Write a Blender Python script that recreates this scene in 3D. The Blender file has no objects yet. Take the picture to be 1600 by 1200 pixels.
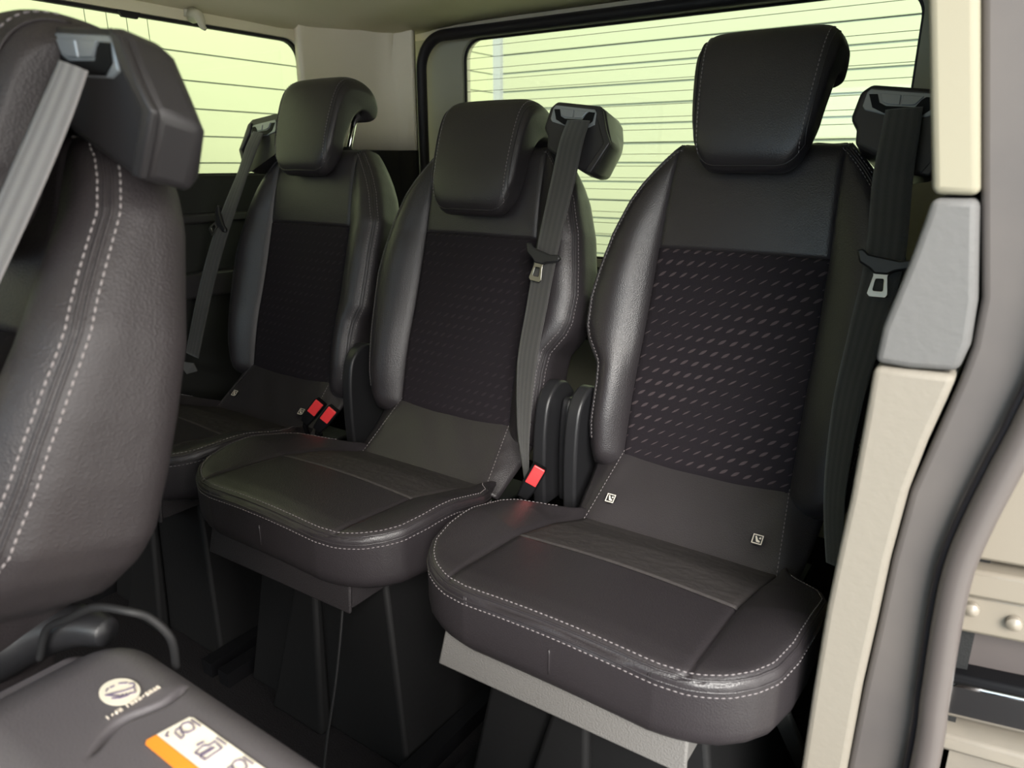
import bpy, math, random
import numpy as np
from mathutils import Vector

random.seed(4)
S = bpy.context.scene
COL = S.collection

# ------------------------------------------------------------ camera
cam_d = bpy.data.cameras.new('camera')
cam = bpy.data.objects.new('camera', cam_d); COL.objects.link(cam); S.camera = cam
cam_d.sensor_width = 36.0
cam_d.lens = 1126.0 / 1600.0 * 36.0
cam_d.clip_start = 0.02
cam.location = (0.345, -1.01, 0.916)
cam.rotation_euler = (math.radians(90 - 17.0), 0, math.radians(34.5))
cam_d.dof.use_dof = True
cam_d.dof.focus_distance = 1.15
cam_d.dof.aperture_fstop = 6.5

# ------------------------------------------------------------ world, sun, lamps, exposure
W = bpy.data.worlds.new('world'); S.world = W; W.use_nodes = True
bg = W.node_tree.nodes['Background']
# overcast sky: bluish towards the front of the van, warmer towards the open door side
wn = W.node_tree; wtc = wn.nodes.new('ShaderNodeTexCoord'); wd = wn.nodes.new('ShaderNodeVectorMath'); wd.operation = 'DOT_PRODUCT'
wd.inputs[1].default_value = (-.45, -.85, .25); wn.links.new(wtc.outputs['Generated'], wd.inputs[0])
wr = wn.nodes.new('ShaderNodeMapRange'); wr.inputs['From Min'].default_value = .15; wr.inputs['From Max'].default_value = .85; wn.links.new(wd.outputs['Value'], wr.inputs['Value'])
wm = wn.nodes.new('ShaderNodeMix'); wm.data_type = 'RGBA'; wm.inputs['A'].default_value = (1.0, .96, .91, 1); wm.inputs['B'].default_value = (.66, .88, 1.02, 1)
wn.links.new(wr.outputs['Result'], wm.inputs['Factor']); wn.links.new(wm.outputs['Result'], bg.inputs['Color'])
bg.inputs['Strength'].default_value = 3.0

def lamp(name, kind, loc, rot, energy, color=(1, 1, 1), **kw):
    d = bpy.data.lights.new(name, kind); d.energy = energy; d.color = color
    for k, v in kw.items(): setattr(d, k, v)
    o = bpy.data.objects.new(name, d); COL.objects.link(o)
    o.location = loc; o.rotation_euler = rot
    return o
# soft daylight that comes in through the open sliding door
sun = lamp('daylight_sun', 'SUN', (3, -3, 3), (0, 0, 0), 6.0, (1.0, 0.95, 0.88), angle=math.radians(30))
sun.rotation_euler = Vector((-0.50, 0.70, -0.50)).to_track_quat('-Z', 'Y').to_euler()
S.view_settings.view_transform = 'Standard'
S.view_settings.look = 'None'
S.view_settings.gamma = 1.0
S.view_settings.use_curve_mapping = False
S.view_settings.exposure = 0.35

# ------------------------------------------------------------ materials
def lin(c):
    return tuple((x / 255 / 12.92 if x / 255 <= .04045 else ((x / 255 + .055) / 1.055) ** 2.4) for x in c)
def mat(name, col, rough=.5, metal=0., spec=.5, bump=None, mottled=None, sheen=0., coat=0.):
    m = bpy.data.materials.new(name); m.use_nodes = True
    nt = m.node_tree; b = nt.nodes['Principled BSDF']
    b.inputs['Base Color'].default_value = (*col, 1)
    b.inputs['Roughness'].default_value = rough
    b.inputs['Metallic'].default_value = metal
    b.inputs['Specular IOR Level'].default_value = spec
    if sheen: b.inputs['Sheen Weight'].default_value = sheen
    if coat: b.inputs['Coat Weight'].default_value = coat
    tc = nt.nodes.new('ShaderNodeTexCoord')
    last = None
    for (kind, scale, dist, strength) in (bump or []):
        if kind == 'vor':
            t = nt.nodes.new('ShaderNodeTexVoronoi'); t.inputs['Scale'].default_value = scale; out = t.outputs['Distance']
        elif kind == 'wave':
            t = nt.nodes.new('ShaderNodeTexWave'); t.inputs['Scale'].default_value = scale; t.inputs['Distortion'].default_value = 2; out = t.outputs['Fac']
        else:
            t = nt.nodes.new('ShaderNodeTexNoise'); t.inputs['Scale'].default_value = scale; t.inputs['Detail'].default_value = 3; out = t.outputs['Fac']
        nt.links.new(tc.outputs['Object'], t.inputs['Vector'])
        bp = nt.nodes.new('ShaderNodeBump'); bp.inputs['Distance'].default_value = dist; bp.inputs['Strength'].default_value = strength
        nt.links.new(out, bp.inputs['Height'])
        if last: nt.links.new(last.outputs['Normal'], bp.inputs['Normal'])
        last = bp
    if last: nt.links.new(last.outputs['Normal'], b.inputs['Normal'])
    if mottled:
        c2, sc = mottled
        t = nt.nodes.new('ShaderNodeTexNoise'); t.inputs['Scale'].default_value = sc; t.inputs['Detail'].default_value = 4
        nt.links.new(tc.outputs['Object'], t.inputs['Vector'])
        mx = nt.nodes.new('ShaderNodeMix'); mx.data_type = 'RGBA'
        mx.inputs['A'].default_value = (*col, 1); mx.inputs['B'].default_value = (*c2, 1)
        nt.links.new(t.outputs['Fac'], mx.inputs['Factor']); nt.links.new(mx.outputs['Result'], b.inputs['Base Color'])
    return m

M = {}
M['leather'] = mat('black_leather', (.026, .0225, .025), .38, spec=.55, bump=[('vor', 600, .0008, .32), ('noise', 28, .004, .12)])
M['leather_old'] = mat('grained_leather', (.032, .027, .029), .48, spec=.5, bump=[('vor', 520, .0008, .4), ('noise', 60, .003, .18)])
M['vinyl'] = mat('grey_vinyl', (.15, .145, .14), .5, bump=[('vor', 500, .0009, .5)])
M['vinyl_shaded'] = mat('shaded_vinyl', (.026, .023, .025), .5, bump=[('vor', 500, .0009, .5)])  # shaded copy of the valance vinyl, shade put into its colour
M['thread'] = mat('grey_thread', (.20, .18, .185), .7)
M['thread_pale'] = mat('pale_thread', (.30, .27, .27), .7)
M['leg_steel'] = mat('dull_steel', (.10, .10, .095), .4, metal=.5)
M['plastic'] = mat('black_plastic', (.018, .018, .020), .38, bump=[('vor', 900, .0003, .3)])
M['plastic_grey'] = mat('charcoal_plastic', (.028, .026, .028), .40)
M['leather_fold'] = mat('lightened_leather', (.105, .096, .104), .5, bump=[('vor', 520, .0006, .3), ('noise', 18, .006, .15)])  # lighter leather copy, colour raised to replace the sunlight missing here
M['bezel'] = mat('grey_bezel', (.30, .32, .34), .25, metal=.3)
M['strap'] = mat('black_strap', (.012, .012, .013), .6)
M['black'] = mat('matt_black', (.004, .004, .005), .6, spec=.2)
M['red'] = mat('red_button', (.78, .045, .05), .35, spec=.5)
M['chrome'] = mat('chrome', (.8, .8, .8), .12, metal=1.)
M['steel'] = mat('brushed_steel', (.42, .41, .38), .28, metal=1.)
M['webbing'] = None
M['carpet'] = mat('dark_carpet', (.012, .011, .012), .9, spec=.1, bump=[('noise', 300, .003, .6)])
M['base'] = mat('charcoal_base', (.0065, .0065, .007), .6, spec=.3, bump=[('noise', 90, .002, .2)])
M['headliner'] = mat('beige_headliner', (.80, .74, .56), .9, spec=.1, bump=[('noise', 500, .001, .4)])
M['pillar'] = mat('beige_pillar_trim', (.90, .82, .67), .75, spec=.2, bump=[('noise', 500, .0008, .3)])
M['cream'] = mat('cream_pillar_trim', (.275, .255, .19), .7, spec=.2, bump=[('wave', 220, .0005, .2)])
M['greytrim'] = mat('grey_grained_trim', lin((98, 97, 96)), .6, spec=.3, bump=[('noise', 150, .0012, .35)])
M['greigetrim'] = mat('greige_grained_trim', lin((128, 122, 112)), .65, spec=.3, bump=[('noise', 150, .0012, .35)])
M['tailtrim'] = mat('tailgate_trim', (.46, .45, .36), .6, spec=.3)
M['rubber'] = mat('black_rubber_seal', (.020, .017, .020), .5, spec=.3)
M['rubber_grey'] = mat('dusty_rubber_seal', lin((74, 70, 70)), .55, spec=.4, mottled=(lin((98, 92, 88)), 9))
M['rubber_gloss'] = mat('dusty_rubber_tube', lin((84, 78, 76)), .36, spec=.5)
M['darktrim'] = mat('dark_side_trim', (.016, .016, .016), .6, spec=.3, bump=[('vor', 500, .0006, .3)])
M['paint'] = mat('beige_body_paint', lin((128, 120, 108)), .35, spec=.5, coat=.3)
M['paint_dirty'] = mat('dusty_body_paint', lin((105, 100, 94)), .5, mottled=(lin((145, 136, 122)), 14))
M['greybox'] = mat('grey_body_panel', lin((70, 64, 62)), .6, mottled=(lin((84, 76, 74)), 12))
M['wall'] = mat('cream_cladding', (.335, .365, .24), .7, spec=.2)
M['wall_back'] = mat('sun_dimmed_cladding', (.275, .292, .205), .7, spec=.2)  # same cladding, colour lowered to offset the strong sun on this wall
M['joint'] = mat('cladding_joint', (.13, .16, .14), .6)
M['ground'] = mat('shed_concrete', (.45, .44, .40), .9)
M['label'] = mat('white_label', lin((240, 232, 214)), .5)
M['label_orange'] = mat('orange_label', lin((250, 150, 50)), .5)
M['ink'] = mat('label_ink', lin((110, 100, 120)), .6)
M['print'] = mat('white_print', lin((225, 215, 200)), .6)
M['hook'] = mat('translucent_hook', lin((205, 200, 180)), .35)
M['wire'] = mat('glass_wire', (.10, .10, .07), .5)

def glass():
    m = bpy.data.materials.new('window_glass'); m.use_nodes = True; nt = m.node_tree
    nt.nodes.remove(nt.nodes['Principled BSDF'])
    out = nt.nodes['Material Output']
    tr = nt.nodes.new('ShaderNodeBsdfTransparent'); tr.inputs['Color'].default_value = (.97, 1, .93, 1)
    gl = nt.nodes.new('ShaderNodeBsdfGlossy'); gl.inputs['Roughness'].default_value = .02
    fr = nt.nodes.new('ShaderNodeFresnel'); fr.inputs['IOR'].default_value = 1.35
    mx = nt.nodes.new('ShaderNodeMixShader')
    nt.links.new(fr.outputs[0], mx.inputs[0]); nt.links.new(tr.outputs[0], mx.inputs[1]); nt.links.new(gl.outputs[0], mx.inputs[2])
    nt.links.new(mx.outputs[0], out.inputs['Surface'])
    return m
M['glass'] = glass()

def webbing(name, c1, c2, stripes):
    m = mat(name, c1, .75, sheen=.3); nt = m.node_tree; b = nt.nodes['Principled BSDF']
    uv = nt.nodes.new('ShaderNodeTexCoord'); sp = nt.nodes.new('ShaderNodeSeparateXYZ')
    nt.links.new(uv.outputs['UV'], sp.inputs[0])
    def mth(op, a, v=None):
        n = nt.nodes.new('ShaderNodeMath'); n.operation = op
        if hasattr(a, 'links'): nt.links.new(a, n.inputs[0])
        else: n.inputs[0].default_value = a
        if v is not None:
            if hasattr(v, 'links'): nt.links.new(v, n.inputs[1])
            else: n.inputs[1].default_value = v
        return n.outputs[0]
    # lengthwise bands woven into the belt
    s = mth('SINE', mth('MULTIPLY', sp.outputs['X'], stripes * 2 * math.pi))
    f = mth('MULTIPLY', mth('ADD', s, 1.0), .5)
    mx = nt.nodes.new('ShaderNodeMix'); mx.data_type = 'RGBA'
    mx.inputs['A'].default_value = (*c1, 1); mx.inputs['B'].default_value = (*c2, 1)
    nt.links.new(f, mx.inputs['Factor']); nt.links.new(mx.outputs['Result'], b.inputs['Base Color'])
    w = mth('SINE', mth('MULTIPLY', sp.outputs['Y'], 3500)); w2 = mth('SINE', mth('MULTIPLY', sp.outputs['X'], 90))
    bp = nt.nodes.new('ShaderNodeBump'); bp.inputs['Distance'].default_value = .0004; bp.inputs['Strength'].default_value = .6
    nt.links.new(mth('ADD', mth('MULTIPLY', w, w2), f), bp.inputs['Height']); nt.links.new(bp.outputs['Normal'], b.inputs['Normal'])
    return m
M['webbing'] = webbing('black_webbing', (.035, .034, .034), (.05, .048, .046), 4.5)
M['webbing_grey'] = webbing('grey_webbing', (.20, .19, .19), (.33, .31, .31), 3)

def fabric(name, mark):
    """charcoal cloth with rows of small slanted leaf marks; size swells and shrinks across the panel"""
    m = mat(name, (.017, .014, .017), .85, spec=.12, bump=[('noise', 900, .0006, .5)])
    nt = m.node_tree; b = nt.nodes['Principled BSDF']
    tc = nt.nodes.new('ShaderNodeTexCoord'); sp = nt.nodes.new('ShaderNodeSeparateXYZ'); nt.links.new(tc.outputs['UV'], sp.inputs[0])
    def mth(op, a, v=None, c=None):
        n = nt.nodes.new('ShaderNodeMath'); n.operation = op
        for i, q in enumerate((a, v, c)):
            if q is None: continue
            if hasattr(q, 'links'): nt.links.new(q, n.inputs[i])
            else: n.inputs[i].default_value = q
        return n.outputs[0]
    u, v = sp.outputs['X'], sp.outputs['Y']
    PX, PY = .0180, .0195
    row = mth('DIVIDE', v, PY); ri = mth('FLOOR', row); cy = mth('SUBTRACT', mth('SUBTRACT', row, ri), .5)
    sh = mth('MULTIPLY', mth('MODULO', mth('ADD', ri, 100), 2), .5)
    cl = mth('ADD', mth('ADD', mth('DIVIDE', u, PX), sh), 50); ci = mth('FLOOR', cl); cx = mth('SUBTRACT', mth('SUBTRACT', cl, ci), .5)
    X = mth('MULTIPLY', cx, PX); Y = mth('MULTIPLY', cy, PY)
    a = math.radians(35)
    p = mth('ADD', mth('MULTIPLY', X, math.cos(a)), mth('MULTIPLY', Y, math.sin(a)))
    q = mth('SUBTRACT', mth('MULTIPLY', Y, math.cos(a)), mth('MULTIPLY', X, math.sin(a)))
    sw = mth('SINE', mth('ADD', mth('MULTIPLY', ci, .42), mth('MULTIPLY', ri, -.55)))
    wdt = mth('ADD', mth('MULTIPLY', sw, .0007), .0015)
    # leaf: half width shrinks towards both tips
    k = mth('SUBTRACT', 1.0, mth('POWER', mth('ABSOLUTE', mth('DIVIDE', p, .0078)), 2.0))
    d = mth('SUBTRACT', mth('MULTIPLY', k, wdt), mth('ABSOLUTE', q))
    mask = mth('MULTIPLY', mth('GREATER_THAN', d, 0.0), 1.0)
    mx = nt.nodes.new('ShaderNodeMix'); mx.data_type = 'RGBA'
    mx.inputs['A'].default_value = (.017, .014, .017, 1); mx.inputs['B'].default_value = (*mark, 1)
    nt.links.new(mask, mx.inputs['Factor']); nt.links.new(mx.outputs['Result'], b.inputs['Base Color'])
    return m
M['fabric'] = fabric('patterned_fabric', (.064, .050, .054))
M['fabric_off_sheen'] = fabric('off_sheen_fabric', (.026, .021, .025))  # same cloth, mark colour weakened where the sheen would not show them
M['fabric_plain'] = mat('worn_fabric', (.042, .037, .037), .7, spec=.3, bump=[('noise', 55, .006, .35), ('noise', 900, .0006, .5)])

# ------------------------------------------------------------ object helpers
def link(name, verts, faces, m, parent=None, smooth=True, uvs=None, bevel=0., seg=2, angle=None):
    me = bpy.data.meshes.new(name)
    me.from_pydata([tuple(map(float, v)) for v in verts], [], [tuple(int(i) for i in f) for f in faces])
    if uvs is not None:
        l = me.uv_layers.new(name='UVMap')
        for p in me.polygons:
            for li in p.loop_indices: l.data[li].uv = uvs[me.loops[li].vertex_index]
    me.materials.append(m); me.validate(); me.update()
    o = bpy.data.objects.new(name, me); COL.objects.link(o)
    if parent is not None: o.parent = parent
    if bevel:
        b = o.modifiers.new('bevel', 'BEVEL'); b.width = bevel; b.segments = seg; b.limit_method = 'ANGLE'; b.angle_limit = math.radians(35); b.harden_normals = False
    if smooth:
        for p in me.polygons: p.use_smooth = True
        if angle:
            try: me.set_sharp_from_angle(angle=math.radians(angle))
            except Exception: pass
    return o
def thing(name, label, cat, loc=(0, 0, 0), group=None):
    o = bpy.data.objects.new(name, None); COL.objects.link(o); o.location = loc; o.empty_display_size = .05
    o['label'] = label; o['category'] = cat
    if group: o['group'] = group
    return o
def tag(o, label, cat, group=None):
    o['label'] = label; o['category'] = cat
    if group: o['group'] = group
    return o
def structure(o): o['kind'] = 'structure'; return o

class MB:
    """collects shapes into one mesh"""
    def __init__(s): s.v = []; s.f = []
    def add(s, vs, fs):
        n = len(s.v); s.v += [tuple(v) for v in vs]; s.f += [tuple(i + n for i in f) for f in fs]
    def box(s, lo, hi):
        x0, y0, z0 = lo; x1, y1, z1 = hi
        s.add([(x0,y0,z0),(x1,y0,z0),(x1,y1,z0),(x0,y1,z0),(x0,y0,z1),(x1,y0,z1),(x1,y1,z1),(x0,y1,z1)],
              [(0,3,2,1),(4,5,6,7),(0,1,5,4),(1,2,6,5),(2,3,7,6),(3,0,4,7)])
    def prism(s, a, b):
        """a, b: matching loops of 3-D points"""
        n = len(a); s.add(list(a) + list(b), [tuple(range(n))[::-1], tuple(range(n, 2 * n))] + [(i, (i+1) % n, n + (i+1) % n, n + i) for i in range(n)])
    def ring(s, o1, i1, o2, i2):
        """plate with a window: outer/inner loops front (1) and back (2)"""
        n = len(o1); base = list(o1) + list(i1) + list(o2) + list(i2); f = []
        for i in range(n):
            j = (i + 1) % n
            f += [(i, j, n + j, n + i), (2*n + j, 2*n + i, 3*n + i, 3*n + j), (j, i, 2*n + i, 2*n + j), (n + i, n + j, 3*n + j, 3*n + i)]
        s.add(base, f)
    def tube(s, pts, r, k=8, closed=False):
        pts = [Vector(p) for p in pts]; n = len(pts); vs = []; fs = []
        rr = r if isinstance(r, (list, tuple)) else [r] * n
        up = None
        for i, p in enumerate(pts):
            if closed: t = (pts[(i+1) % n] - pts[i-1])
            else: t = pts[min(i+1, n-1)] - pts[max(i-1, 0)]
            t = t.normalized() if t.length > 1e-9 else Vector((0, 0, 1))
            if up is None:
                up = Vector((0, 0, 1)) if abs(t.z) < .9 else Vector((1, 0, 0))
            up = (up - t * up.dot(t)); up = up.normalized() if up.length > 1e-6 else t.orthogonal().normalized()
            w = t.cross(up)
            for j in range(k):
                a = 2 * math.pi * j / k; vs.append(p + (up * math.cos(a) + w * math.sin(a)) * rr[i])
        m = n if closed else n - 1
        for i in range(m):
            for j in range(k):
                a, b = i * k + j, i * k + (j+1) % k; i2 = (i + 1) % n
                fs.append((a, b, i2 * k + (j+1) % k, i2 * k + j))
        if not closed: fs += [tuple(range(k))[::-1], tuple((n-1) * k + j for j in range(k))]
        s.add(vs, fs)
    def build(s, name, m, parent=None, **kw): return link(name, s.v, s.f, m, parent, **kw)

def catmull(pts, n=8, closed=False):
    P = [Vector(p) for p in pts]; out = []; m = len(P)
    for i in range(m if closed else m - 1):
        g = (lambda k: P[k % m]) if closed else (lambda k: P[max(0, min(m-1, k))])
        p0, p1, p2, p3 = g(i-1), g(i), g(i+1), g(i+2)
        for j in range(n):
            t = j / n
            out.append(.5 * ((2*p1) + (p2-p0)*t + (2*p0-5*p1+4*p2-p3)*t*t + (3*p1-p0-3*p2+p3)*t**3))
    if not closed: out.append(P[-1])
    return out

def resample(pts, step):
    P = [Vector(p) for p in pts]; L = [0]
    for a, b in zip(P, P[1:]): L.append(L[-1] + (b-a).length)
    n = max(2, int(L[-1] / step)); out = []; k = 0
    for i in range(n + 1):
        s = L[-1] * i / n
        while k < len(L) - 2 and L[k+1] < s: k += 1
        d = L[k+1] - L[k]; t = (s - L[k]) / d if d > 1e-9 else 0
        out.append(P[k].lerp(P[k+1], t))
    return out

def stitches(paths, parent, r=.00072, m='thread', dash=.0042, gap=.0024, name='stitching'):
    mb = MB()
    for path in paths:
        pts = resample(path, .0011); k = int(round(dash / .0011)); g = max(1, int(round(gap / .0011)))
        i = 0
        while i + k < len(pts):
            a, b = pts[i], pts[i + k]; mid = pts[i + k // 2]
            mb.tube([a, mid, b], [r * .55, r, r * .55], 5)
            i += k + g
    return mb.build(name, M[m], parent)

def sst(a, b, x):
    t = np.clip((x - a) / (b - a), 0, 1); return t * t * (3 - 2 * t)

class Pad:
    """upholstered pad: a grid over an outline, crowned front, rounded edge, flat back"""
    def __init__(s, vs, WL, WR, seam, F, Rf, map3, depth, Rb, seam_rows=(), nedge=16, nmid=26, groove=.0035, gw=.003, seam_vmax=9.):
        s.F, s.Rf, s.map3 = F, Rf, map3
        vs = np.array(vs, float); s.vs = vs
        out = [(-WL(v), v) for v in vs] + [(WR(v), v) for v in vs[::-1]]
        # close top and bottom
        fine = []
        m = len(out)
        for i in range(m):
            a = np.array(out[i]); b = np.array(out[(i+1) % m]); n = max(1, int(np.linalg.norm(b-a) / .003))
            for j in range(n): fine.append(a + (b-a) * j / n)
        s.outline = np.array(fine)
        te = (1 - np.cos(np.linspace(0, math.pi/2, nedge))) ** .9
        cols = None; U = []
        for v in vs:
            a = min(seam(v), .94 * WL(v)); b = min(seam(v), .94 * WR(v))
            ga, gb = min(gw, .2 * (WL(v) - a)), min(gw, .2 * (WR(v) - b))
            left = -WL(v) + te * (WL(v) - a - ga); right = WR(v) - te[::-1] * (WR(v) - b - gb)
            mid = np.linspace(-a, b, nmid)
            row = list(left) + [-a, -a + gw] + list(mid[1:-1]) + [b - gw, b] + list(right)
            U.append(row)
        U = np.array(U); s.U = U; nr, nc = U.shape
        s.jL = nedge; s.jR = nc - 1 - s.jL
        V = np.repeat(vs[:, None], nc, 1)
        D = s.depth_at(U.ravel(), V.ravel()).reshape(nr, nc)
        rows_seam = [int(np.argmin(abs(vs - r))) for r in seam_rows]
        s.rows_seam = rows_seam
        g = np.zeros_like(D)
        for i in range(nr):
            if vs[i] <= seam_vmax and 3 < i < nr - 2: g[i, s.jL] = g[i, s.jR] = groove
        for r in rows_seam: g[r, s.jL:s.jR + 1] = groove
        D -= g
        s.D = D
        P = np.array([[map3(U[i, j], V[i, j], D[i, j]) for j in range(nc)] for i in range(nr)])
        verts = list(P.reshape(-1, 3)); s.nr, s.nc = nr, nc
        s.uv = [(U[i, j], V[i, j]) for i in range(nr) for j in range(nc)]
        idx = lambda i, j: i * nc + j
        s.front = {}
        for i in range(nr - 1):
            for j in range(nc - 1): s.front[(i, j)] = (idx(i, j), idx(i, j+1), idx(i+1, j+1), idx(i+1, j))
        # rim
        loop = [(0, j) for j in range(nc)] + [(i, nc-1) for i in range(1, nr)] + [(nr-1, j) for j in range(nc-2, -1, -1)] + [(i, 0) for i in range(nr-2, 0, -1)]
        cen = np.array([0, vs.mean()])
        prev = [idx(*l) for l in loop]; rim = []
        steps = [(.25, 0), (.6, 0), (1, 0)] + [(1 + math.sin(a), 1 - math.cos(a)) for a in np.linspace(.3, math.pi/2, 5)]
        for (t, ins) in steps:
            cur = []
            for (i, j) in loop:
                u, v = U[i, j], V[i, j]; d0 = D[i, j]; d1 = -depth + Rb
                d = d0 + (d1 - d0) * min(t, 1)
                if t > 1: d = d1 - Rb * (t - 1)
                k = ins * Rb
                dirv = np.array([-u, cen[1] - v]); L = np.linalg.norm(dirv) + 1e-9
                u2, v2 = u + dirv[0] / L * k, v + dirv[1] / L * k
                cur.append(len(verts)); verts.append(np.array(map3(u2, v2, d))); s.uv.append((u2, v2))
            n = len(cur)
            for a in range(n): rim.append((prev[(a+1) % n], prev[a], cur[a], cur[(a+1) % n]))
            prev = cur
        c = len(verts); verts.append(np.mean([verts[p] for p in prev], 0)); s.uv.append((0, cen[1]))
        n = len(prev)
        for a in range(n): rim.append((prev[(a+1) % n], prev[a], c))
        s.verts = verts; s.rim = rim
    def depth_at(s, u, v):
        u = np.atleast_1d(u).astype(float); v = np.atleast_1d(v).astype(float)
        dist = np.full(u.shape, 9.)
        for k in range(0, len(u), 4000):
            du = u[k:k+4000, None] - s.outline[None, :, 0]; dv = v[k:k+4000, None] - s.outline[None, :, 1]
            dist[k:k+4000] = np.sqrt((du*du + dv*dv).min(1))
        t = np.clip(dist / s.Rf, 0, 1)
        return s.F(u, v) - s.Rf * (1 - np.sqrt(np.clip(1 - (1 - t) ** 2, 0, 1)))
    def build(s, name, m, parent, cut=()):
        """cut: (name, material, row0, row1) pieces of the centre panel as children"""
        used = set(); res = []
        for (nm, mm, r0, r1) in cut:
            fs = [f for (i, j), f in s.front.items() if r0 <= i < r1 and s.jL <= j < s.jR]
            for i in range(r0, r1):
                for j in range(s.jL, s.jR): used.add((i, j))
            res.append((nm, mm, fs))
        fs = [f for k, f in s.front.items() if k not in used] + s.rim
        body = s.emit(name, m, parent, fs)
        for (nm, mm, f2) in res: s.emit(nm, mm, parent, f2)
        return body
    def emit(s, name, m, parent, fs):
        ids = sorted({i for f in fs for i in f}); mp = {a: b for b, a in enumerate(ids)}
        return link(name, [s.verts[i] for i in ids], [tuple(mp[i] for i in f) for f in fs], m, parent, uvs=[s.uv[i] for i in ids])
    def on(s, path, lift=.0006, extra=None):
        path = np.array(path); d = s.depth_at(path[:, 0], path[:, 1])
        return [Vector(s.map3(u, v, dd + lift)) for (u, v), dd in zip(path, d)]

def inset_path(P, k):
    P = np.array(P); T = np.gradient(P, axis=0); N = np.stack([-T[:, 1], T[:, 0]], 1); N /= np.linalg.norm(N, axis=1)[:, None] + 1e-9
    return P + N * k

# ------------------------------------------------------------ the seats
ZH = .397
H_TAB = [.03, .06, .10, .17, .20, .235, .26, .31, .36, .42, .48, .51, .535, .553, .566, .574]
W_NOTCH_STD = [.188, .200, .205, .205, .208, .232, .241, .243, .235, .222, .200, .183, .165, .150, .138, .130]
W_FRONT = [.060, .060, .065, .110, .165, .200, .214, .222, .226, .226, .212, .205, .192, .178, .160, .140]
W_PLAIN_STD = [.200, .218, .226, .234, .237, .240, .242, .243, .235, .222, .200, .183, .165, .150, .138, .130]
CY = [-.436, -.432, -.424, -.412, -.395, -.37, -.33, -.28, -.20, -.165, -.13, -.09, -.055]
CW = [.120, .146, .170, .192, .210, .226, .235, .238, .238, .224, .190, .168, .160]
CZY = [-.45, -.40, -.27, -.18, -.11, -.05]
CZ = [.437, .438, .427, .405, .380, .362]

def rows(a, b, n, seams, gw=.003, ease=.018):
    base = list(np.linspace(a + ease, b - ease, n))
    edge = [a + ease * (1 - math.cos(t)) for t in np.linspace(0, math.pi/2, 7)[:-1]]
    edge2 = [b - ease * (1 - math.cos(t)) for t in np.linspace(0, math.pi/2, 7)[:-1]]
    r = edge + [x for x in base if all(abs(x - s) > gw * 1.6 for s in seams)] + edge2
    for s in seams: r += [s - gw, s, s + gw]
    return sorted(r)

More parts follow.
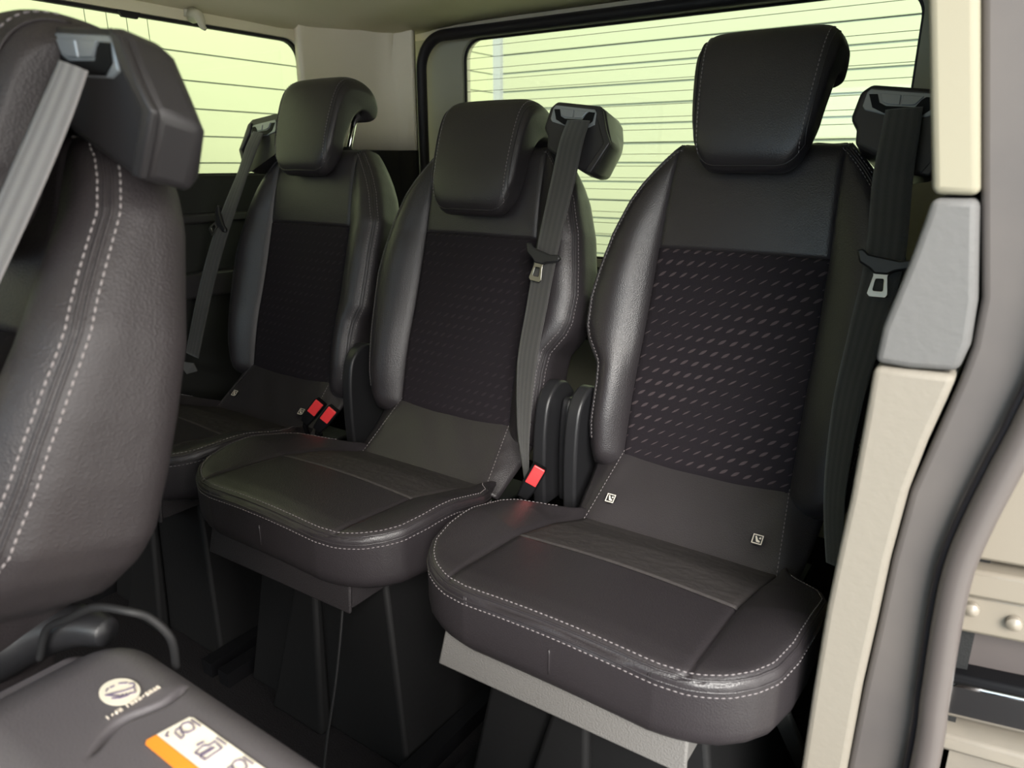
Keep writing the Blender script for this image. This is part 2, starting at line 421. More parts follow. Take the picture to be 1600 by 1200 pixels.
def make_seat(name, label, X, YH, rec=15.1, notch_left=False, notch_right=True, guide=1, head_h=.50, head_w=(.100, .088), head_tilt=0., head_d=.0,
              leather='leather', group=None, valance='vinyl_shaded', front=True, thick=.085, bolster=.030, cloth='fabric_off_sheen', gdep=.085, tabs=None, HS=1.17, wedge=0., HD=.86, gdx=0., covers=2, thread='thread', sr=.00072, tops=None, gs=1., gdy=0., gqb=None, gt=0., buttons=(-1, 1)):
    gcy = .583
    root = thing(name, label, 'seat', (X, YH, 0), group)
    W_NOTCH = tabs or W_NOTCH_STD; W_PLAIN = tops or W_PLAIN_STD
    L = M[leather]; r = math.radians(rec); sn, cs = math.sin(r), math.cos(r)
    def bk(u, h, d): return (u, h * sn - d * cs, ZH + h * cs + d * sn)
    WL = lambda h: float(np.interp(h, H_TAB, W_NOTCH if notch_left else W_PLAIN))
    WR = lambda h: float(np.interp(h, H_TAB, W_NOTCH if notch_right else W_PLAIN))
    seam = lambda h: float(np.interp(h, [.03, .2, .40, .57], [.134, .133, .131, .124]))
    def F(u, h):
        a = np.interp(h, [.03, .2, .40, .57], [.134, .133, .131, .124])
        wl = np.interp(h, H_TAB, W_NOTCH if notch_left else W_PLAIN); wr = np.interp(h, H_TAB, W_NOTCH if notch_right else W_PLAIN)
        w = np.where(u < 0, wl, wr); b = np.clip((np.abs(u) - a) / np.maximum(w - a, .01), 0, 1)
        A = bolster * sst(.60, .33, h) * (.7 + .3 * sst(.02, .12, h))
        fb = A * np.sin(np.clip(b / .55, 0, 1) * math.pi / 2) - A * .35 * sst(.55, 1, b)
        ins = .004 * np.cos(np.clip(np.abs(u) / a, 0, 1) * math.pi / 2) + .006 * np.exp(-((h - .16) / .09) ** 2)
        crn = .004 * np.sin(np.clip((h - .40) / .17, 0, 1) * math.pi)
        return fb + ins + crn + wedge * np.clip(.50 - h, 0, 1)
    vs = rows(.03, .574, 84, [.402])
    pad = Pad(vs, WL, WR, seam, F, .032, bk, thick, .035, seam_rows=[.402])
    k = pad.rows_seam[0]
    pad.build('backrest', L, root, cut=[('fabric_panel', M[cloth], 2, k), ('shoulder_panel', L, k, pad.nr - 3)])
    # piping with a line of stitches on each side
    hh = np.linspace(.05, .566, 90)
    for side, W in ((-1, WL), (1, WR)):
        P = [(side * W(h), h) for h in hh]
        if side == 1: P = P + [(side * x, .574) for x in np.linspace(.128, .105, 6)]
        else: P = P + [(side * x, .574) for x in np.linspace(.128, .105, 6)]
        q = inset_path(P, .012 * side)
        mb = MB(); mb.tube(pad.on(inset_path(P, .0115 * side)[4:-3], 0.), .0014, 6); mb.tube(pad.on(inset_path(P, .0085 * side)[4:-3], 0.), .0014, 6)
        mb.build('piping', L, root)
        stitches([pad.on(inset_path(P, .0150 * side)[4:-3], .0003), pad.on(inset_path(P, .0050 * side)[4:-3], .0006)], root, r=sr, m=thread)

    if front:
        # ---------------- cushion
        cw = lambda y: float(np.interp(y, CY, CW))
        cseam = lambda y: min(.152, cw(y) * .93)
        def CF(u, y):
            w = np.interp(y, CY, CW); z = np.interp(y, CZY, CZ)
            b = np.clip((np.abs(u) - .152) / np.maximum(w - .152, .012), 0, 1)
            A = .020 * sst(-.44, -.28, y)
            return z + A * np.sin(b * math.pi * .55) + .006 * np.cos(np.clip(np.abs(u) / .152, 0, 1) * math.pi / 2) * sst(-.05, -.2, y)
        def cm(u, y, d): return (u, y, d)
        cv = rows(-.436, -.055, 60, [-.272])
        cp = Pad(cv, cw, cw, cseam, CF, .014, cm, -.346, .03, seam_rows=[-.272])
        kk = cp.rows_seam[0]; i0 = int(np.argmin(abs(cp.vs + .421)))
        cp.build('seat_cushion', L, root, cut=[('seat_fabric', M['fabric_plain'], kk, cp.nr - 2)])
        # perimeter seam of the cushion
        ys = np.concatenate([np.linspace(-.12, -.30, 24), np.linspace(-.305, -.4355, 26)])
        P = [(-cw(y), y) for y in ys] + [(x, -.436) for x in np.linspace(-.105, .105, 24)] + [(cw(y), y) for y in ys[::-1]]
        P = [(p.x, p.y) for p in resample([(a, b, 0) for a, b in P], .006)]
        def along(k, lift): return [p for p in cp.on(inset_path(P, k), lift)]
        def rim(down, out=0.):
            q = inset_path(P, -out); z = CF(np.array(P)[:, 0], np.array(P)[:, 1]) - .014 - down
            return [Vector((a, b, c)) for (a, b), c in zip(q, z)]
        mb = MB(); mb.tube(along(.0040, 0), .0014, 6); mb.tube(rim(0.), .0014, 6); mb.build('piping', L, root)
        stitches([along(.0085, .0004), rim(.0055, .0004)], root)
        zf = [Vector(cm(0.0, -.4365, z)) for z in (.408, .40, .392, .384, .376)]
        mb = MB(); mb.tube(zf, .0011, 6); mb.build('piping', L, root)
        # ---------------- flap between cushion and backrest
        nu, nv = 44, 22; V = []; Fc = []; UV = []
        for j in range(nv + 1):
            t = j / nv
            y = -.088 + .115 * t; z = .366 + .004 * math.sin(t * math.pi) + .098 * t ** 1.15
            s_ = .156 - .020 * t; half = .176 + .012 * t
            for i in range(nu + 1):
                w = -1 + 2 * i / nu; u = w * half; e = max(0, abs(u) - s_)
                grv = .003 * math.exp(-((abs(u) - s_) / .003) ** 2)
                puck = .0016 * math.sin(70 * u + 9 * t) * math.sin(t * math.pi) + .003 * math.exp(-((abs(u) - .125) / .02) ** 2) * math.sin(t * 9)
                V.append((u, y + e * .35 + grv + puck * .3, z - e * .55 * (1 - t * .3) - grv * .6 + puck)); UV.append((u, t))
        for j in range(nv):
            for i in range(nu): a = j * (nu + 1) + i; Fc.append((a, a+1, a + nu + 2, a + nu + 1))
        fl = link('lower_flap', V, Fc, L, root)
        so = fl.modifiers.new('solid', 'SOLIDIFY'); so.thickness = .006; so.offset = -1
        for sd in (-1, 1):
            path = []
            for t in np.linspace(.04, .98, 30):
                s_ = .156 - .020 * t; y = -.088 + .115 * t; z = .366 + .004 * math.sin(t * math.pi) + .098 * t ** 1.15
                path.append(Vector((sd * (s_ - .004), y - .001, z + .0015)))
            stitches([path], root)
            # child-seat anchor button
            if sd not in buttons: continue
            t = .34; z = .366 + .004 + .098 * t ** 1.15; c = Vector((sd * (.113 if sd > 0 else .121), -.088 + .115 * t - .002, z + .002))
            n = Vector((0, -.66, .75)); tx = Vector((1, 0, 0)); ty = Vector((0, .75, .66))
            def P3(a, b, k): return c + tx * a + ty * b + n * k
            mb = MB(); oct_ = [(.0085 * math.cos(q) * (1.12 if i % 2 else 1), .0085 * math.sin(q) * (1.12 if i % 2 else 1)) for i, q in enumerate(np.linspace(0, 2 * math.pi, 17)[:-1])]
            mb.prism([P3(a, b, 0) for a, b in oct_], [P3(a, b, .003) for a, b in oct_])
            btn = mb.build('anchor_button', M['plastic'], root, smooth=False)
            mb = MB(); sq = [(-.0072, -.0072), (.0072, -.0072), (.0072, .0072), (-.0072, .0072)]; sq2 = [(a * .82, b * .82) for a, b in sq]
            mb.ring([P3(a, b, .0034) for a, b in sq], [P3(a, b, .0034) for a, b in sq2], [P3(a, b, .0030) for a, b in sq], [P3(a, b, .0030) for a, b in sq2])
            ic = [[(-.004, .004), (-.002, .0045), (.001, -.001), (.004, -.002), (.004, -.0045), (-.001, -.004)], [(.002, .001), (.0045, .001), (.0045, .004), (.002, .003)]]
            for pl in ic: mb.prism([P3(a, b, .0030) for a, b in pl], [P3(a, b, .0036) for a, b in pl])
            mb.build('button_symbol', M['print'], btn, smooth=False)
        # ---------------- valance under the front edge
        mb = MB(); g = []
        for (x, y, z) in [(-.165, -.412, .372), (.152, -.412, .372)]: pass
        a = [(-.168, -.402, .382), (.150, -.402, .382), (.154, -.412, .302), (-.184, -.412, .292)]
        b = [(x, y + .006, z) for x, y, z in a]
        mb.prism(a, b); mb.box((.144, -.405, .305), (.150, -.20, .360)); mb.box((-.172, -.404, .30), (-.166, -.20, .360))
        mb.build('front_valance', M[valance], root, bevel=.004, smooth=True, angle=40)
        # ---------------- pedestal and rails
        mb = MB()
        mb.prism([(-.13, -.33, .36), (.14, -.33, .36), (.14, -.02, .36), (-.13, -.02, .36)], [(-.19, -.36, 0), (.20, -.36, 0), (.20, 0, 0), (-.19, 0, 0)])
        mb.prism([(-.02, -.345, .35), (.0, -.345, .35), (.0, -.33, .35), (-.02, -.33, .35)], [(-.10, -.385, 0), (.03, -.385, 0), (.03, -.36, 0), (-.10, -.36, 0)])
        mb.build('pedestal', M['base'], root, bevel=.012, seg=3, angle=40)
        for sd in (-1, 1):
            mb = MB(); x = sd * .215
            mb.prism([(x - .012, -.30, .335), (x + .012, -.30, .335), (x + .012, -.285, .33), (x - .012, -.285, .33)],
                     [(x - .012, -.05, .045), (x + .012, -.05, .045), (x + .012, -.03, .045), (x - .012, -.03, .045)])
            rl = MB(); rl.box((x - .014, -.40, .0), (x + .014, .05, .03)); rl.build('floor_rail', M['black'], root, smooth=False)
            mb.build('leg', M['leg_steel'], root, bevel=.003, smooth=False)
        mb = MB(); mb.box((-.175, -.36, .33), (.175, .03, .342)); mb.build('seat_pan', M['plastic'], root)
        # ---------------- recliner covers on the hinge side(s)
        sides = ([1] if notch_right else []) + ([-1] if notch_left else [])
        for sd in sides:
            for (x0, x1, y0, y1, zt) in ((.206, .232, -.018, .10, .545), (.236, .254, .020, .125, .520)):
                if x0 > .23 and (sd == -1 or covers < 2): continue
                prof = [(y0 + .004, .33), (y0, .40), (y0 + .002, .47), (y0 + .012, .52), (y0 + .035, zt), (y0 + .06, zt + .006), (y0 + .09, zt - .01), (y1, .49), (y1 + .012, .42), (y1, .33)]
                prof = [(p.x, p.y) for p in catmull([(a, b, 0) for a, b in prof], 4)]
                mb = MB(); mb.prism([(sd * x0, a, b) for a, b in prof], [(sd * x1, a, b) for a, b in prof])
                mb.build('recliner_cover', M['plastic'], root, bevel=.005, seg=3, angle=50)
    # ---------------- headrest: a J-shaped bolster on two posts
    wt, wb = head_w
    prof = [(.046, .000), (.056, .016), (.059, .05), (.057, .095), (.052, .132), (.043, .158), (.026, .175), (.000, .182), (-.035, .182), (-.062, .174), (-.080, .154), (-.083, .132), (-.074, .118), (-.058, .114),
            (-.040, .122), (-.024, .122), (-.008, .108), (.002, .080), (.008, .045), (.010, .012), (.020, -.004), (.034, -.006)]
    prof = [(d if d > 0 else d * HD, h) for d, h in prof]
    pr = [(p.x, p.y * HS) for p in catmull([(a, b, 0) for a, b in prof], 4, closed=True)]
    PA = np.array(pr); T = np.roll(PA, -1, 0) - np.roll(PA, 1, 0); N = np.stack([-T[:, 1], T[:, 0]], 1); N /= np.linalg.norm(N, axis=1)[:, None]
    RE = .012
    us = [-1 + .22 * (1 - math.cos(t)) for t in np.linspace(0, math.pi/2, 9)[:-1]] + list(np.linspace(-.78, .78, 25)) + [1 - .22 * (1 - math.cos(t)) for t in np.linspace(math.pi/2, 0, 9)[1:]]
    hv = []; ct, st = math.cos(head_tilt), math.sin(head_tilt)
    def hp(u_, dh, ins):
        d, h = dh; hn = max(0, min(1, h / (.18 * HS))); w = wb + (wt - wb) * hn
        edge = max(0, (abs(u_) - .78) / .22); e = RE * (1 - math.sqrt(max(0, 1 - edge ** 2)))
        d2, h2 = (dh[0] + ins[0] * e, dh[1] + ins[1] * e)
        lift = .050 * max(0, (abs(u_) - .45) / .55) ** 3 * (1 - hn) ** 2.0; drop = .018 * max(0, (abs(u_) - .6) / .4) ** 3 * hn ** 3
        d2 -= .006 * u_ * u_
        h2 += lift - drop
        dd, h3 = d2 * ct - h2 * st, d2 * st + h2 * ct
        return bk(u_ * w, head_h + h3, head_d + dd)
    nP = len(pr); HV = []; HF = []
    for u_ in us:
        for q in range(nP): HV.append(hp(u_, pr[q], N[q]))
    for i in range(len(us) - 1):
        for q in range(nP): HF.append((i*nP + q, i*nP + (q+1) % nP, (i+1)*nP + (q+1) % nP, (i+1)*nP + q))
    HF.append(tuple(range(nP))[::-1]); HF.append(tuple((len(us)-1)*nP + q for q in range(nP)))
    hd = link('headrest', HV, HF, L, root)
    # seam round the front face
    def hface(u_, q, out=.0012):
        return Vector(hp(u_, pr[q], N[q])) - Vector(hp(u_, pr[q], (N[q][0], N[q][1]))) * 0 + Vector((0, -out * cs, out * sn))
    ph = sorted([(pr[q][1], q) for q in range(nP) if pr[q][0] > .0 and (pr[q][0] > .03 or pr[q][1] > .14 * HS) and pr[q][1] > -.001])
    qs = [q for _, q in ph]
    for kx, kind in ((.84, 's'), (.91, 'p')):
        path = [hface(-kx, q) for q in qs[::-1]] + [hface(w, qs[0]) for w in np.linspace(-kx, kx, 16)[1:-1]] + [hface(kx, q) for q in qs]
        if kind == 's': stitches([path], hd, r=.0009)
        else: mb = MB(); mb.tube(path, .0010, 6); mb.build('piping', L, hd)
    for sd in (-1, 1):
        mb = MB()
        top = .148 * HS; dd, h3 = -.060 * HD * ct - top * st, -.060 * HD * st + top * ct
        mb.tube([bk(sd * .052, .55, -.045 * HD), bk(sd * .052, head_h + h3, head_d + dd)], .0062, 14)
        mb.build('post', M['chrome'], hd)
        mb = MB(); mb.tube([bk(sd * .052, .545, -.045 * HD), bk(sd * .052, .574, -.045 * HD), bk(sd * .052, .582, -.046 * HD)], [.014, .014, .011], 14); mb.build('post_sleeve', M['plastic'], root)
    # ---------------- belt guide on the shoulder
    g = guide
    q = [(.137, .628), (.150, .638), (.234, .627), (.246, .618), (.256, .590), (.267, .563), (.238, .513), (.222, .516), (.142, .556), (.140, .578), (.130, .592)]
    qb = [(.150, .622), (.158, .632), (.215, .640), (.228, .622), (.234, .597), (.233, .577), (.216, .532), (.200, .530), (.150, .556), (.150, .570), (.142, .592)]
    if gqb: qb = gqb
    def ring_(pts, d, sc=0.): 
        cx = sum(p[0] for p in pts) / len(pts); cz = sum(p[1] for p in pts) / len(pts)
        return [bk(g * (p[0] + gdx + (cx - p[0]) * sc), gcy + ((p[1] + (cz - p[1]) * sc) - gcy) * gs + gdy, d - gt * (.62 - p[1])) for p in pts]
    mb = MB(); V = ring_(q, .028) + ring_(q, -.005) + ring_(qb, -gdep); n = len(q)
    Fc = [tuple(range(n))[::-1 if g == 1 else 1]]
    for a in (0, 1): Fc += [((a*n) + i, (a*n) + (i+1) % n, (a+1)*n + (i+1) % n, (a+1)*n + i) for i in range(n)]
    Fc.append(tuple(2*n + i for i in range(n))); mb.add(V, Fc)
    gd = mb.build('belt_guide', M['plastic_grey'], root, bevel=.006, seg=3, angle=45)
    # raised edge strip on the outer side
    mb = MB(); o_ = [(.234, .625), (.2455, .616), (.2565, .585), (.268, .563), (.239, .513), (.228, .516), (.256, .563), (.246, .582), (.236, .605)]
    mb.prism(ring_(o_, .026), ring_(o_, .0330)); mb.build('edge_strip', M['plastic_grey'], gd, bevel=.002, smooth=True, angle=45)
    mb = MB(); bz = [(.146, .626), (.150, .6305), (.228, .620), (.2325, .614), (.2325, .594), (.222, .590), (.172, .595), (.147, .602), (.143, .608)]
    mb.prism(ring_(bz, .0272), ring_(bz, .0300)); mb.build('bezel', M['bezel'], gd, bevel=.0015, smooth=False)
    mb = MB(); sl = [(.149, .623), (.160, .6225), (.164, .611), (.173, .606), (.208, .603), (.214, .612), (.219, .6155), (.230, .614), (.228, .600), (.217, .5915), (.173, .596), (.156, .605)]
    mb.prism(ring_(sl, .0296), ring_(sl, .0312)); mb.build('slot', M['black'], gd, smooth=False)
    for (p, nm) in (([(.163, .6235), (.189, .620), (.189, .6065), (.174, .6085), (.167, .612)], 'button'), ([(.191, .6197), (.2165, .6165), (.212, .611), (.207, .6055), (.191, .6063)], 'button')):
        mb = MB(); mb.prism(ring_(p, .0298), ring_(p, .0322)); mb.build(nm, M['bezel'], gd, bevel=.001, smooth=False)
    return root, bk

def belt(label, X, YH, bk, pts, tongue_at, tongue_dir=1, web='webbing', group=None, tilt=0., flip=1):
    """pts: (u, h, d, width, twist) in the frame of the backrest"""
    root = thing('seat_belt', label, 'seat belt', (X, YH, 0), group)
    cl = catmull([bk(*p[:3]) for p in pts], 12); n = len(cl)
    par = np.linspace(0, len(pts) - 1, n)
    wd = np.interp(par, range(len(pts)), [p[3] for p in pts]); tw = np.interp(par, range(len(pts)), [p[4] for p in pts])
    V = []; UVs = []; F = []; nw = 7; s = 0
    nrm = Vector(bk(0, 0, 1)) - Vector(bk(0, 0, 0))
    for i, p in enumerate(cl):
        t = (cl[min(i+1, n-1)] - cl[max(i-1, 0)]).normalized()
        if i: s += (cl[i] - cl[i-1]).length
        side = t.cross(nrm).normalized()
        if side.x < 0: side = -side
        nn = side.cross(t).normalized()
        if nn.dot(nrm) < 0: nn = -nn
        a = tw[i]; side = (side * math.cos(a) + nn * math.sin(a)); n2 = side.cross(t).normalized()
        if n2.dot(nrm) < 0: n2 = -n2
        for k in range(nw):
            w = (k / (nw-1) - .5); V.append(p + side * w * wd[i] + n2 * .0012 * math.cos(w * math.pi)); UVs.append((k / (nw-1), s))
    for i in range(n-1):
        for k in range(nw-1): a = i*nw + k; F.append((a, a+1, a+nw+1, a+nw))
    w = link('webbing', V, F, M[web], root, uvs=UVs)
    so = w.modifiers.new('solid', 'SOLIDIFY'); so.thickness = .0014; so.offset = 0
    # tongue
    c = Vector(bk(*tongue_at)); up = (Vector(bk(0, 1, 0)) - Vector(bk(0, 0, 0))); ux = Vector((1, 0, 0))
    ca, sa = math.cos(tilt), math.sin(tilt)
    X3 = ux * ca * flip + up * sa; Y3 = -ux * sa * flip + up * ca
    def P(a, b, k): return c + X3 * a + Y3 * b + nrm * k
    grip = [(-.034, .010), (-.026, .012), (-.018, .005), (.020, -.001), (.034, .002), (.040, -.004), (.034, -.011), (.016, -.015), (.008, -.020), (-.008, -.020), (-.014, -.014), (-.028, -.006)]
    mb = MB(); mb.prism([P(a, b, -.002) for a, b in grip], [P(a, b, .006) for a, b in grip])
    tg = mb.build('tongue', M['plastic'], root, bevel=.0025, seg=2, angle=50)
    ou = [(-.010, -.014), (.010, -.015), (.0085, -.022), (.0125, -.046), (.010, -.050), (-.009, -.050), (-.0125, -.046), (-.0085, -.022)]
    inn = [(-.004, -.026), (.004, -.026), (.0052, -.028), (.0062, -.040), (.005, -.042), (-.005, -.042), (-.0062, -.040), (-.0052, -.028)]
    mb = MB(); mb.ring([P(a, b, .0035) for a, b in ou], [P(a, b, .0035) for a, b in inn], [P(a, b, .0015) for a, b in ou], [P(a, b, .0015) for a, b in inn])
    mb.build('latch_plate', M['steel'], tg, bevel=.0005, smooth=False)
    return root

XR, XM, XL = 0.0, -.50, -.98
GR = None
seatR, bkR = make_seat('van_seat', 'black leather rear seat nearest the open door, with raised tilted headrest and fully lit cushion', XR, 0, notch_left=True, notch_right=False,
                       head_h=.525, head_w=(.104, .088), head_tilt=-.06, valance='vinyl', cloth='fabric', HD=.66, HS=1.13)
seatM, bkM = make_seat('van_seat', 'middle black leather rear seat, its headrest pushed right down', XM, 0, notch_right=True, head_h=.441, head_w=(.101, .096), buttons=())
seatL, bkL = make_seat('van_seat', 'black leather rear seat farthest from the door, beside the side window, chrome headrest post showing', XL, 0, notch_right=True, guide=-1, head_h=.511, head_w=(.101, .092), gdx=-.026, covers=1, tabs=[min(w, .222) for w in W_NOTCH_STD])
FX, FY, FR = -.386, -.868, 15.1
seatF, bkF = make_seat('van_seat', 'black leather front row seat at the left edge, close up, with a pale belt', FX, FY, rec=FR, notch_right=True, head_h=.462, head_w=(.165, .15),
                       head_d=.015, leather='leather_old', front=False, thick=.065, bolster=.036, gdep=.026, gt=.25, gs=.80, gdy=-.001, gqb=[(.150, .612), (.158, .618), (.185, .620), (.208, .606), (.228, .583), (.232, .560), (.222, .530), (.205, .528), (.150, .556), (.150, .570), (.142, .592)], tabs=W_FRONT, HS=1.0, wedge=.16, thread='thread_pale', sr=.0009)

belt('black seat belt hanging straight down over the seat nearest the door', XR, 0, bkR,
     [(.196, .600, .036, .044, 0), (.198, .56, .046, .046, 0), (.200, .50, .050, .048, 0), (.208, .40, .050, .048, 0), (.202, .30, .052, .044, .2), (.196, .2, .05, .040, .3), (.200, .08, .045, .034, .5), (.215, -.02, .03, .03, .6)],
     (.208, .398, .056))
belt('black seat belt with steel tongue hanging beside the middle rear seat', XM, 0, bkM,
     [(.204, .600, .036, .044, 0), (.202, .56, .046, .046, 0), (.200, .50, .050, .047, 0), (.190, .385, .050, .046, .1), (.188, .28, .054, .044, .1), (.188, .18, .058, .042, .1), (.202, .07, .060, .034, .3), (.216, .0, .055, .024, .6), (.224, -.04, .05, .018, .8)],
     (.186, .372, .058), tilt=-.12)
belt('dark seat belt slanting down to the left from the seat beside the side window', XL, 0, bkL,
     [(-.170, .600, .036, .040, 0), (-.176, .56, .046, .042, 0), (-.192, .50, .050, .044, .1), (-.225, .40, .055, .050, 0), (-.250, .30, .060, .054, 0), (-.275, .18, .060, .056, 0), (-.292, .055, .060, .054, 0)],
     (-.236, .392, .060), tilt=-.8)
belt('wide pale grey seat belt in front of the close up seat at the left edge', FX, FY, bkF,
     [(.200, .592, .036, .040, 0), (.193, .565, .040, .044, 0), (.176, .52, .046, .047, 0), (.136, .435, .056, .048, 0), (.118, .40, .060, .048, 0), (.086, .33, .070, .046, 0), (.06, .25, .082, .046, 0)],
     (.134, .412, .068), tilt=-.5, web='webbing_grey')

# ------------------------------------------------------------ buckles
def buckle(label, loc, lean, group=None, cap=True):
    root = thing('belt_buckle', label, 'buckle', loc, group)
    tx = Vector((.9, .42, 0)).normalized(); up = Vector((lean[0], lean[1], 1)).normalized(); fw = tx.cross(up).normalized(); tx = up.cross(fw).normalized()
    def P(a, b, k): return tx * a + up * b + fw * k
    o = lambda s, b: [P(-.0125 * s, b, -.010 * s), P(.0125 * s, b, -.010 * s), P(.0125 * s, b, .010 * s), P(-.0125 * s, b, .010 * s)]
    mb = MB(); V = o(.8, -.062) + o(1, -.040) + o(1, 0); F = [(3, 2, 1, 0), (8, 9, 10, 11)]
    for a in (0, 4): F += [(a + i, a + (i+1) % 4, a + 4 + (i+1) % 4, a + 4 + i) for i in range(4)]
    mb.add(V, F); mb.build('housing', M['black'], root, bevel=.003, seg=2, angle=45)
    # red press button on the front face, a shallow thumb dent in it
    mb = MB(); a = [P(-.0095, -.031, .009), P(.0095, -.031, .009), P(.0095, .002, .009), P(-.0095, .002, .009)]; b = [q + fw * .0045 for q in a]
    mb.prism(a, b); mb.build('button', M['red'], root, bevel=.0012, smooth=False)
    mb = MB(); q0 = P(0, -.056, 0); mb.tube(catmull([q0, q0 + Vector((-.006, 0, -.02)), q0 + Vector((-.004, .01, -.06)), q0 + Vector((0, .02, -.10))], 4), .006, 8); mb.build('stalk', M['black'], root)
    return root
buckle('red and black buckle between the window side seats, left one of the pair', (-.772, -.075, .450), (.75, .35))
buckle('red and black buckle between the window side seats, right one of the pair', (-.723, -.085, .447), (.75, .35))
buckle('single red and black buckle standing in the gap left of the seat nearest the door', (-.222, -.105, .452), (.45, .25))

mb = MB(); mb.tube(catmull([(-.372, -.395, .34), (-.371, -.408, .27), (-.374, -.425, .18), (-.382, -.445, .08), (-.388, -.455, .0)], 6), .0022, 6)
tag(mb.build('cable', M['strap']), 'thin black cable hanging from the front flap of the middle rear seat', 'cable')
# metal belt anchor tab by the far wall
mb = MB(); mb.prism([(-1.295, -.07, .452), (-1.245, -.06, .452), (-1.25, -.05, .43), (-1.28, -.06, .42)], [(-1.295, -.067, .454), (-1.245, -.057, .454), (-1.25, -.047, .432), (-1.28, -.057, .422)])
tag(mb.build('anchor_tab', M['greytrim'], None, bevel=.001, smooth=False), 'small pale trapezoid tab at the foot of the window side belt', 'tab')

# ------------------------------------------------------------ folded seat in the foreground
fold = thing('folded_seat', 'folded down dark seat bearing a round white label and an orange banded label', 'seat', (-.05, -.81, 0))
def fp(x, y, z): return (x + .05, y + .81, z)
nx, ny = 360, 60; V = []; F = []
def slab_z(x, y, ty):
    t = np.clip((ty - .80) / .20, 0, 1); t2 = np.clip((.25 - ty) / .25, 0, 1)
    z = .530 - .030 * (1 - math.sqrt(max(0, 1 - t ** 2))) - .045 * (1 - math.sqrt(max(0, 1 - t2 ** 2)))
    d = abs((x + .126) + .12 * (y + .80) + .006 * math.sin(y * 90)); z -= .010 * math.exp(-(d / .0022) ** 2) * sst(-.85, -.83, y) * sst(-.765, -.78, y)
    z += .0004 * math.exp(-((x + .136) / .010) ** 2) * sst(-.84, -.81, y) * sst(-.77, -.79, y)
    e = np.clip((-.20 - x) / .06, 0, 1); z -= .022 * e * e
    return z
for i in range(nx + 1):
    x = -.27 + .56 * i / nx
    for j in range(ny + 1):
        ty = j / ny; y0 = -.905; y1 = -.752 - .02 * max(0, (-.20 - x) / .07) ** 2; y = y0 + (y1 - y0) * ty
        V.append(fp(x, y, slab_z(x, y, ty)))
for i in range(nx):
    for j in range(ny): a = i * (ny+1) + j; F.append((a, a + ny + 1, a + ny + 2, a + 1))
sb = link('seat_back', V, F, M['leather_fold'], fold)
so = sb.modifiers.new('solid', 'SOLIDIFY'); so.thickness = .03; so.offset = -1
# body under the shell
mb = MB(); mb.box(fp(-.24, -.89, .39), fp(.29, -.765, .478)); mb.build('seat_cushion', M['leather_old'], fold, bevel=.02, seg=3, angle=45)
mb = MB(); mb.box(fp(-.18, -.87, .0), fp(.25, -.78, .39)); mb.build('pedestal', M['base'], fold, bevel=.01, smooth=False)
# labels
def flat(pts, z=.0012): return [Vector(fp(x, y, slab_z(x, y, .5) + z)) for x, y in pts]
def sub_poly(mb, pts, z0=.0009, z1=.0014): mb.prism(flat(pts, z0), flat(pts, z1))
mb = MB(); cc = (-.160, -.803); circ = [(cc[0] + .0185 * math.cos(a), cc[1] + .0125 * math.sin(a)) for a in np.linspace(0, 2 * math.pi, 41)[:-1]]
sub_poly(mb, circ); lab = mb.build('round_label', M['label'], fold, smooth=False)
def line(mb, pts, w=.0007, z0=.0012, z1=.0026):
    for (a, b) in zip(pts, pts[1:]):
        a = np.array(a); b = np.array(b); t = (b - a) / (np.linalg.norm(b - a) + 1e-9); n = np.array([-t[1], t[0]]) * w / 2
        sub_poly(mb, [tuple(a - n - t * w/3), tuple(b - n + t * w/3), tuple(b + n + t * w/3), tuple(a + n - t * w/3)], z0, z1)
mb = MB()
def CC(p): return (cc[0] + p[0], cc[1] + p[1])
line(mb, [CC(p) for p in [(-.004, -.0085), (.0075, -.0020), (.0115, .006), (.0050, .0085), (.0030, .0025), (-.004, -.0085)]])
for k in range(3): line(mb, [CC(p) for p in [(.0035 + k * .0022, -.0075 + k * .0016), (.0078 + k * .0012, -.0040 + k * .0024), (.0060 + k * .0016, -.0008 + k * .002)]], .0009)
line(mb, [CC(p) for p in [(-.0085, .004), (-.006, .0062), (-.004, .008)]]); line(mb, [CC(p) for p in [(-.0095, -.002), (-.009, .0005)]]); line(mb, [CC(p) for p in [(-.008, -.0060), (-.0095, -.0048), (-.0098, -.0035)]])
line(mb, [CC(p) for p in [(-.002, .0085), (.001, .0105), (.0035, .0098), (.004, .0085)]])
mb.build('label_drawing', M['ink'], lab, smooth=False)
mb = MB()   # line of small white print beside the round label
x0, y0 = -.1415, -.8225
GL = {'I': [[(0, 0), (0, 1)]], 'S': [[(.7, .85), (.35, 1), (0, .8), (.1, .55), (.6, .45), (.7, .2), (.35, 0), (0, .15)]], 'O': [[(.35, 0), (.7, .5), (.35, 1), (0, .5), (.35, 0)]],
      'F': [[(0, 0), (0, 1), (.65, 1)], [(0, .55), (.5, .55)]], 'X': [[(0, 0), (.7, 1)], [(0, 1), (.7, 0)]], 'T': [[(.35, 0), (.35, 1)], [(0, 1), (.7, 1)]], 'P': [[(0, 0), (0, 1), (.6, .95), (.6, .55), (0, .5)]],
      'H': [[(0, 0), (0, 1)], [(.65, 0), (.65, 1)], [(0, .5), (.65, .5)]], 'D': [[(0, 0), (0, 1), (.5, .85), (.65, .5), (.5, .15), (0, 0)]], 'U': [[(0, 1), (0, .1), (.6, .1), (.6, 1)]], '-': [[(.1, .5), (.5, .5)]],
      'M': [[(0, 0), (0, 1), (.35, .4), (.7, 1), (.7, 0)]], 'A': [[(0, 0), (.35, 1), (.7, 0)], [(.15, .4), (.55, .4)]], '2': [[(0, .8), (.35, 1), (.65, .75), (0, 0), (.7, 0)]]}
cur = 0
